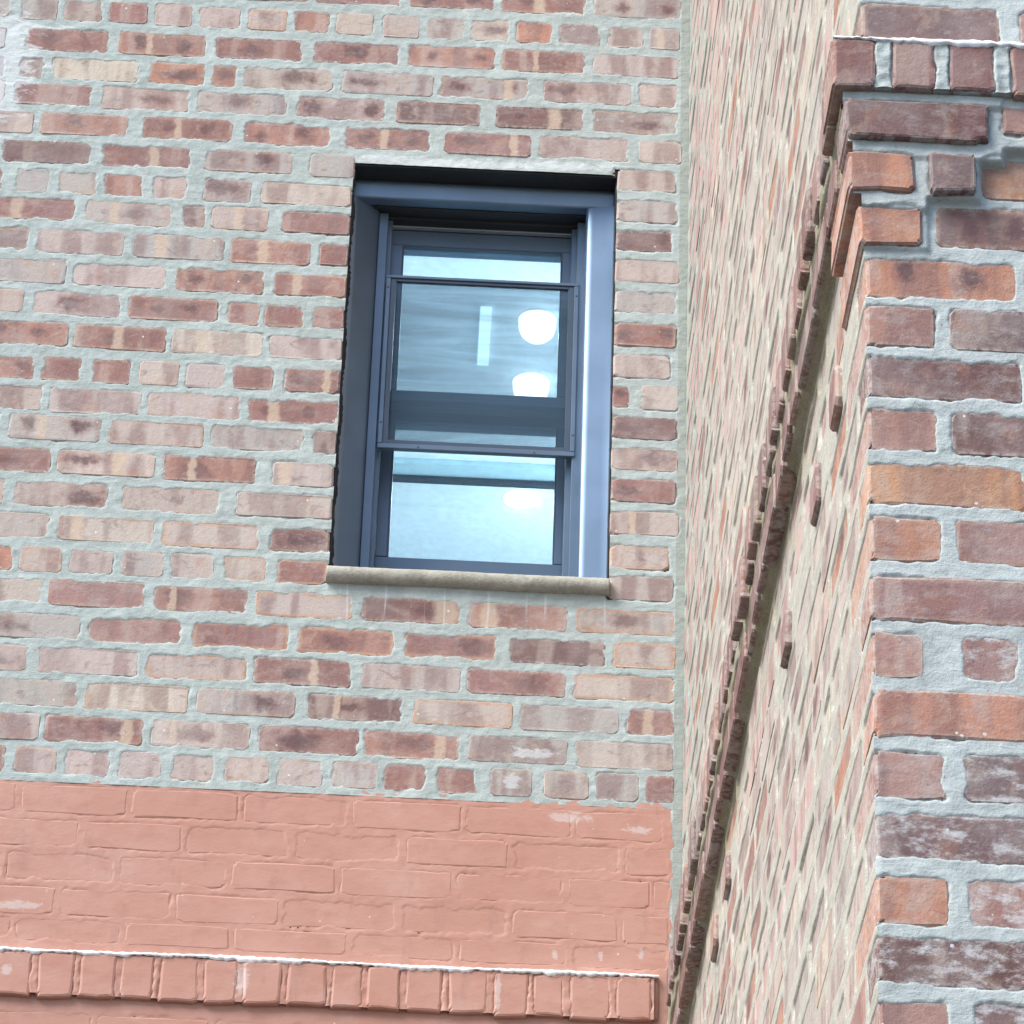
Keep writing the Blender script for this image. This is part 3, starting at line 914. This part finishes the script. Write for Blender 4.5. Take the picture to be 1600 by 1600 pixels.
# courses above the cornice
zrows = [3.152] + [3.2325 + .0785 * k for k in range(32)]
prot = {}
for k, z in enumerate(zrows):
    for (a, b, zc, hh) in row(z, k):
        if in_frame((CX, (a + b) / 2, zc), .05) or in_frame((CX, b, zc), .05):
            cand.append((a, b, zc, hh, 0.0))
for k, z in enumerate((2.912, 2.834, 2.758, 2.686, 2.611, 2.535, 2.459, 2.381, 2.298, 2.221, 2.143, 2.063, 1.984, 1.903, 1.828, 1.750, 1.675)):
    for (a, b, zc, hh) in row(z, k + 1):
        if in_frame((CX, (a + b) / 2, zc), .06) or in_frame((CX, b, zc), .06):
            out = 0.0
            cand.append((a, b, zc, hh, out))
# some headers of the courses under the cornice stand proud
TEETH = [(-2.79, -2.71, 2.755, .011), (-2.54, -2.46, 2.755, .010), (-2.13, -2.05, 2.755, .010), (-1.15, -1.07, 2.834, .011), (-.90, -.82, 2.834, .011)]
cand = [c for c in cand if not any(c[1] > t[0] - .01 and c[0] < t[1] + .01 and abs(c[2] - t[2]) < .035 for t in TEETH)]
def showing(c):            # rough size in the picture
    d = math.hypot(c[0] - CAM_Y, c[2])
    return (c[1] - c[0]) / d ** 2
cand.sort(key=showing, reverse=True)
side_lock = int(3.0 / .083)
rest = []
for (ln_, zc, hh, out, k) in CORNER:
    if out == 0: rects.append((NEAR_Y - .03, NEAR_Y + ln_, zc - hh, zc + hh, .004))
for c in cand:
    a, b, zc, hh, out = c
    rects.append((a + .003, b - .003, zc - hh + .0035, zc + hh - .0035, r.choice((.004, .008, .012))))
LIMIT = 300 - len(TEETH) - side_lock - 14 - 2
for i, c in enumerate(cand):
    a, b, zc, hh, out = c
    code = r.choice(PAL) + r.choice(('', '', '1', 'e'))
    ou = r.uniform(-.0018, .0020)
    if i < LIMIT:
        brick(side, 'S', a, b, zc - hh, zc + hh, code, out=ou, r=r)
    else:
        rest.append((a, b, zc, hh, ou, code))
# the far, thin-looking remainder as one part
groups = {}
for (a, b, zc, hh, ou, code) in rest:
    groups.setdefault(code[0], []).append((CX - ou, CX + .07, a - .003, b + .003, zc - hh - .003, zc + hh + .003))
bm = bmesh.new()
mats = []
me_rest = None
for (a, b, zc, hh, ou, code) in rest:
    add_box(bm, CX - ou, CX + .07, a - .003, b + .003, zc - hh - .003, zc + hh + .003)
if rest:
    o = link("distant_bricks", mesh_of(bm, "distant_bricks"), side, M_BRICK)
    o["kind"] = "stuff"; o.color = (.44, .31, .28, 1); o["spot_a"] = [0., 0., 0.]; o["spot_b"] = [0., 0., 0.]; o["band"] = [0., 0., .1]; o["half"] = [99., 99., 0.]
for (a, b, zc, out) in TEETH:
    hh = .029
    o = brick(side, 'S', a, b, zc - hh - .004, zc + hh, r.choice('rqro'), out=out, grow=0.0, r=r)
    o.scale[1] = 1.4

# cornice along the side: headers on edge, then a course of stretchers under it
y = NEAR_Y + .052
k = 0
SOUT = .0405
while y < -.03 and k < side_lock:
    e = y + r.uniform(.046, .070)
    o = brick(side, 'S', y, e, BZ0 + r.uniform(-.009, .006) - .001, BZ1, r.choice('dDrdD'), out=SOUT + r.uniform(-.007, .001), pool=RLK, grow=.0, r=r)  # dark tones put the shade of the undersides into the brick colour
    y = e + r.uniform(.012, .034); k += 1
box("ledge_core", side, M_MORTAR_LEDGE, CX - SOUT + .014, CX, NEAR_Y + .004, -.001, BZ0 + .004, BZ1 - .001, .003)
y = NEAR_Y + .095
k = 0
while y < -.03:
    e = min(y + r.choice((.09, .19, .195)), -.008)
    brick(side, 'S', y, e, 2.957 + r.uniform(-.006, .004), 3.015 + r.uniform(-.004, .003), r.choice('DDdD'), out=.0245 + r.uniform(-.0045, .002), grow=.0, r=r)  # stretchers coloured dark to paint in the shade on their undersides
    y = e + r.uniform(.007, .011); k += 1

def side_proud(U, V, nu, nv, du, dv):
    P = np.zeros((nv, nu))
    w = field(nu, nv, du, dv, .10, .03, 55)
    w2 = field(nu, nv, du, dv, .03, .03, 56)
    m = (V > 3.010 + .002 * w2) & (V < 3.040)
    P[m] = (.0265 + .003 * w + .0020 * w2)[m]
    m = (V > 2.957) & (V <= 3.010 + .002 * w2)
    P[m] = .017
    for (a, b, zc, out) in TEETH:
        m = (U > a + .003) & (U < b - .003) & (V > zc - .028) & (V < zc + .030)
        P[m] = np.maximum(P[m], out - .008)
    # mortar slopped into the ledge here and there
    lump = field(nu, nv, du, dv, .13, .04, 58)
    m = (V > 2.80) & (V < 2.957) & (lump > .35)
    P[m] = np.maximum(P[m], (lump[m] - .35) * .004)
    for _ in range(1):
        P[1:-1] = (P[:-2] + P[1:-1] * 2 + P[2:]) / 4
        P[:, 1:-1] = (P[:, :-2] + P[:, 1:-1] * 2 + P[:, 2:]) / 4
    return P
def side_keep(cu, cv):
    # only the stretch of wall near the picture
    dy = cu - CAM_Y
    w = dy * RF.y + cv * RF.z + CX * RF.x
    sy = 0.5 + (dy * RD.y + cv * RD.z + CX * RD.x) / w * 137.8637 / 36
    return (sy > -.06) & (sy < 1.08)
c2r = [(-3.1, NEAR_Y + .2, 2.957, 3.012, .004)]
mortar_sheet("mortar_joint", side, 'S', NEAR_Y, -0.001, 1.66, 5.66, .0052, .0034, rects, M_MORTAR_SIDE, 501, amp=.0040, proud=side_proud,
             keep=side_keep, jh=.0011, rough=0.95, soft=.006, depth=.006, run=3.0, corner=(NEAR_Y,))
boxes("masonry_backing", side, M_WALL, [(CX + .0145, CX + .30, NEAR_Y + .31, .012, GROUND_Z, WT)], 0)

# ================================================================ WINDOW
win = thing("window", (0.07, 0.1, 4.03), "tall double hung window in blue grey metal, half covered by an insect screen", "window")
win["kind"] = "thing"
X0, X1, Z0, Z1 = WIN
# black head soffit and the folded cladding band below it
box("head_soffit", win, M_BLACK, X0 + .001, X1 - .001, .004, .30, Z1 - .003, Z1 + .02, .001)

def cladding(name, mat, pts_fn, n_, m_, seed, amp):
    """a folded metal strip with slight oil canning: pts_fn(s, t) -> point, s along, t across"""
    rr = np.random.RandomState(seed)
    g = field(n_, m_, 1.0 / n_, 1.0 / m_, .16, .6, seed)
    bm = bmesh.new()
    grid = [[None] * m_ for _ in range(n_)]
    for i in range(n_):
        for j in range(m_):
            p = pts_fn(i / (n_ - 1), j / (m_ - 1))
            k = amp * g[j, i] * (1 if 0 < j < m_ - 1 else .3)
            grid[i][j] = bm.verts.new((p[0], p[1] + k, p[2]))
    for i in range(n_ - 1):
        for j in range(m_ - 1):
            bm.faces.new((grid[i][j], grid[i + 1][j], grid[i + 1][j + 1], grid[i][j + 1]))
    return link(name, mesh_of(bm, name, True), win, mat)
def poly(pr, t):
    L = [0]
    for a, b in zip(pr[:-1], pr[1:]): L.append(L[-1] + math.dist(a, b))
    s = t * L[-1]
    for i in range(len(pr) - 1):
        if s <= L[i + 1] + 1e-9:
            f = (s - L[i]) / max(1e-9, L[i + 1] - L[i])
            return tuple(a + (b - a) * f for a, b in zip(pr[i], pr[i + 1]))
    return pr[-1]
# head band: (y, z) profile
HP = [(.058, Z1 - .003), (.0555, Z1 - .008), (.056, Z1 - .014), (.0585, Z1 - .030), (.061, Z1 - .0455), (.0615, Z1 - .0475), (.165, Z1 - .044)]
cladding("head_trim", M_CLAD, lambda s, t: (X0 + .004 + (X1 - X0 - .008) * s, *poly(HP, t)), 60, 34, 3, .0011)
boxes("head_liner", win, M_BLACK, [(X0 + .01, X1 - .01, .064, .110, Z1 - .0465, Z1 - .030), (X0 + .05, X1 - .05, .092, .170, Z1 - .050, Z1 - .0445),
                                   (X0 + .06, X1 - .06, .125, .170, Z1 - .056, Z1 - .049)], .001)
# splayed side trims: (x, y) profiles from outside in
ZB, ZT = 4.036, Z1 - .044
LP = [(X0 + .002, .060), (X0 + .004, .058), (X0 + .010, .062), (X0 + .060, .110), (X0 + .0615, .113), (X0 + .0617, .200)]
RP = [(X1 - .001, .0555), (X1 - .003, .0560), (X1 - .010, .0570), (X1 - .0615, .0630), (X1 - .0632, .0640), (X1 - .064, .200)]
cladding("side_trim", M_CLAD, lambda s, t: (poly(LP, t)[0] - .004 * (1 - s) * t * 0, poly(LP, t)[1], ZB + (ZT - ZB) * s), 70, 22, 5, .0008)
cladding("side_trim", M_CLAD, lambda s, t: (poly(RP, t)[0], poly(RP, t)[1], ZB + (ZT - ZB) * s), 70, 22, 8, .0010)
# ragged black sealant between cladding and brick
def bead(x, z0, z1, y, rad, seed, horiz=False):
    rr = random.Random(seed)
    bm = bmesh.new()
    rings = []
    n_ = int(abs(z1 - z0) / .007)
    for i in range(n_ + 1):
        z = z0 + (z1 - z0) * i / n_
        rd = rad * (0.75 + .3 * math.sin(z * 37 + seed) + rr.uniform(-.25, .35))
        ring = []
        for k in range(6):
            a = math.pi * 2 * k / 6
            dx, dy = rd * math.cos(a), rd * math.sin(a)
            ring.append(bm.verts.new((x + dx, y + dy, z) if not horiz else (z, y + dy, x + dx)))
        rings.append(ring)
    for A, B in zip(rings[:-1], rings[1:]):
        for k in range(6):
            bm.faces.new((A[k], A[(k + 1) % 6], B[(k + 1) % 6], B[k]))
    bm.faces.new(rings[0]); bm.faces.new(rings[-1][::-1])
    return link("sealant_bead", mesh_of(bm, "sealant_bead", True), win, M_SEAL)
bead(X0 + .0025, 4.036, Z1 - .002, .022, .0060, 2)
bead(X1 + .0005, 4.036, Z1 - .002, .030, .0038, 4)
box("reveal_lining", win, M_BLACK, X0 + .0005, X0 + .004, .010, .30, 4.036, Z1 - .004, 0)
box("reveal_lining", win, M_BLACK, X1 - .003, X1 - .0005, .016, .30, 4.036, Z1 - .004, 0)

# main frame: stepped jambs, head rail with bright lip, sill rail
FX0, FX1 = X0 + .062, X1 - .062
boxes("window_frame", win, M_FRAME, [
    (FX0, FX0 + .020, .112, .26, 4.045, 5.000), (FX1 - .018, FX1, .112, .26, 4.045, 5.000),
    (FX0 + .019, FX0 + .030, .135, .255, 4.045, 4.998), (FX1 - .030, FX1 - .017, .135, .255, 4.045, 4.998),
    (FX0 + .0, FX1 - .0, .130, .27, 4.045, 4.098),
    (FX0 + .0, FX1, .158, .26, 4.990, 5.006)], .0012)
box("head_lip", win, metal_material("bright worn edge", (.45, .50, .52), .35, .7), FX0 + .006, FX1 - .006, .152, .160, 4.9925, 4.996, .0006)

def pane(parent, x0, x1, z0, z1, y):
    return box("pane", parent, M_GLASS, x0, x1, y, y + .004, z0, z1, 0)
def frame_ring(name, x0, x1, z0, z1, y0, y1, wl, wr, wt_, wb, mat, bev=.0015):
    """four members, mitred by butting: stiles between the rails' ends"""
    return boxes(name, win, mat, [(x0, x1, y0, y1, z1 - wt_, z1), (x0, x1, y0, y1, z0, z0 + wb),
                                  (x0, x0 + wl, y0, y1, z0 + wb + .0004, z1 - wt_ - .0004), (x1 - wr, x1, y0, y1, z0 + wb + .0004, z1 - wt_ - .0004)], bev)
# upper sash
us = frame_ring("upper_sash", -.136, .280, 4.5385, 4.988, .160, .205, .030, .030, .038, .0285, M_FRAME)
pane(us, -.107, .2505, 4.566, 4.951, .176)
for q in [(-.1065, .2505, .1615, .175, 4.9465, 4.9505), (-.1065, -.1030, .1615, .175, 4.566, 4.946), (.2470, .2505, .1615, .175, 4.566, 4.946)]:
    box("glazing_bead", us, M_SASH, *q, .0005)
# lower sash, set further in
ls = frame_ring("lower_sash", -.132, .277, 4.098, 4.580, .212, .252, .026, .024, .060, .078, M_FRAME)
pane(ls, -.107, .2535, 4.174, 4.522, .228)
for q in ((-.1065, -.1025, .2135, .227, 4.176, 4.520), (.2495, .2535, .2135, .227, 4.176, 4.520)):
    box("glazing_bead", ls, M_SASH, *q, .0005)
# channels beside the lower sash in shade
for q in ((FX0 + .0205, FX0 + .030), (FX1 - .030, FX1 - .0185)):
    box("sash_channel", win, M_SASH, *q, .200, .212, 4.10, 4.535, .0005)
# half insect screen standing in front
sc = frame_ring("insect_screen", -.138, .287, 4.386, 4.833, .108, .122, .010, .010, .007, .012, M_FRAME, .001)
boxes("inner_frame", sc, M_SASH, [(-.1278, -.116, .1115, .121, 4.3985, 4.8255), (.2645, .2768, .1115, .121, 4.3985, 4.8255),
                                  (-.1155, .264, .1115, .121, 4.3985, 4.409), (-.1155, .264, .1115, .121, 4.819, 4.8255)], .0006)
bm = bmesh.new()
vs = [bm.verts.new(p) for p in ((-.1155, .1175, 4.409), (.264, .1175, 4.409), (.264, .1175, 4.819), (-.1155, .1175, 4.819))]
bm.faces.new(vs)
link("screen_mesh", mesh_of(bm, "screen_mesh"), sc, M_SCREEN)
bm = bmesh.new()
for (x, z) in ((-.133, 4.45), (.282, 4.44), (-.05, 4.391), (.20, 4.391), (-.133, 4.80), (.282, 4.80)):
    bmesh.ops.create_uvsphere(bm, u_segments=8, v_segments=5, radius=.0022, matrix=Matrix.Translation((x, .108, z)))
link("screw", mesh_of(bm, "screw", True), sc, M_SASH)

# rounded stone sill
def sill():
    bm = bmesh.new()
    nu_, prof = 150, []
    r_ = .0175
    zt, zb = 4.020, 3.986
    prof.append((.13, zt + .004))
    prof.append((.0, zt + .001))
    for i in range(9):
        a = math.radians(90 - i * 180 / 8)
        prof.append((-.010 - r_ * .75 * math.cos(a), (zt + zb) / 2 + (zt - zb) / 2 * math.sin(a)))
    prof.append((.0, zb)); prof.append((.06, zb))
    rr = np.random.RandomState(3)
    g = rr.normal(0, .0004, (nu_ + 1, len(prof)))
    low = np.cumsum(rr.normal(0, .00010, nu_ + 1)); low -= np.linspace(low[0], low[-1], nu_ + 1)
    rings = []
    for i in range(nu_ + 1):
        x = X0 - .003 + (X1 - X0 + .004) * i / nu_
        rings.append([bm.verts.new((x, y + g[i, j], z + g[i, j] + low[i])) for j, (y, z) in enumerate(prof)])
    for A, B in zip(rings[:-1], rings[1:]):
        for j in range(len(prof) - 1):
            bm.faces.new((A[j], A[j + 1], B[j + 1], B[j]))
    bm.faces.new(rings[0]); bm.faces.new(rings[-1][::-1])
    return link("sill", mesh_of(bm, "sill", True), win, M_STONE)
sill()

# ================================================================ ROOM BEHIND THE GLASS
CEIL = 5.30
def shell(name, mat, *b):
    return tag(boxes(name, None, mat, list(b), 0), kind="structure")
shell("ceiling", M_WHITE, (-2.6, .50, .262, 4.0, CEIL, CEIL + .1))
shell("room_wall", M_WHITE, (-2.7, -2.6, .262, 4.0, 2.6, CEIL), (.50, .517, .262, 4.0, 2.6, CEIL), (-2.7, .517, 4.0, 4.1, 2.6, CEIL),
      (-2.6, X0 - .02, .262, .30, 2.6, CEIL), (X1 + .02, .50, .262, .30, 2.6, CEIL), (X0 - .02, X1 + .02, .262, .30, 2.6, 4.03), (X0 - .02, X1 + .02, .262, .30, 5.035, CEIL))
shell("floor", plain("pale wood floor", (.55, .52, .48), .6, 12, .1), (-2.6, .50, .262, 4.0, 2.5, 2.6))
# trim and a dropped beam on the ceiling
shell("ceiling_beam", M_TRIM, (-2.59, .499, 1.655, 1.735, CEIL - .015, CEIL - .001))
tag(box("curtain_track", None, M_BLACK, -2.5, .48, 1.712, 1.733, CEIL - .030, CEIL - .016, .002),
    "thin black track crossing the ceiling behind the lower pane", "curtain track")

M_LAMP = emit("lit lamp dome", (1.0, 0.98, 0.94), 5.5)
def ceiling_light(x, y, label, rad=.046, h=.03):
    t = thing("ceiling_light", (x, y, CEIL), label, "ceiling light", "round ceiling lights lit inside the room")
    bm = bmesh.new()
    n_ = 28
    rings = []
    for (q, z) in ((1.0, 0.0), (.98, -.35), (.86, -.7), (.6, -.92), (.3, -.99)):
        rings.append([bm.verts.new((x + rad * q * math.cos(2 * math.pi * i / n_), y + rad * q * math.sin(2 * math.pi * i / n_), CEIL - .002 + h * z)) for i in range(n_)])
    top = bm.verts.new((x, y, CEIL - .002 - h))
    for A, B in zip(rings[:-1], rings[1:]):
        for i in range(n_):
            bm.faces.new((A[i], A[(i + 1) % n_], B[(i + 1) % n_], B[i]))
    for i in range(n_): bm.faces.new((rings[-1][i], rings[-1][(i + 1) % n_], top))
    link("lamp_dome", mesh_of(bm, "lamp_dome", True), t, M_LAMP)
    bm = bmesh.new()
    ro = []
    for (q, z) in ((1.0, -.0012), (1.05, -.0016), (1.10, -.0016), (1.12, -.0008)):
        ro.append([bm.verts.new((x + rad * q * math.cos(2 * math.pi * i / n_), y + rad * q * math.sin(2 * math.pi * i / n_), CEIL + z)) for i in range(n_)])
    for A, B in zip(ro[:-1], ro[1:]):
        for i in range(n_): bm.faces.new((A[i], A[(i + 1) % n_], B[(i + 1) % n_], B[i]))
    link("trim_ring", mesh_of(bm, "trim_ring", True), t, M_WHITE)
    ld = bpy.data.lights.new("lamp_glow", 'AREA')
    ld.shape = 'DISK'; ld.size = rad * 2; ld.energy = 12; ld.color = (1.0, .98, .95)
    lo = bpy.data.objects.new("lamp_glow", ld)
    COL.objects.link(lo); lo.parent = t; lo.location = (0, 0, -h - .012)
    return t
ceiling_light(.222, .973, "round lit ceiling light seen highest, behind the insect screen", h=.055)
ceiling_light(.219, 1.259, "round lit ceiling light just above the meeting rail, behind the screen", h=.055)
ceiling_light(.218, 1.832, "round lit ceiling light seen through the clear lower pane", h=.012)
tag(box("strip_light", None, emit("dim strip diffuser", (.85, .97, 1.0), 2.0), .080, .108, .92, 1.175, CEIL - .012, CEIL - .001, .002),
    "narrow pale strip fitting on the ceiling, left of the round lights", "strip light")
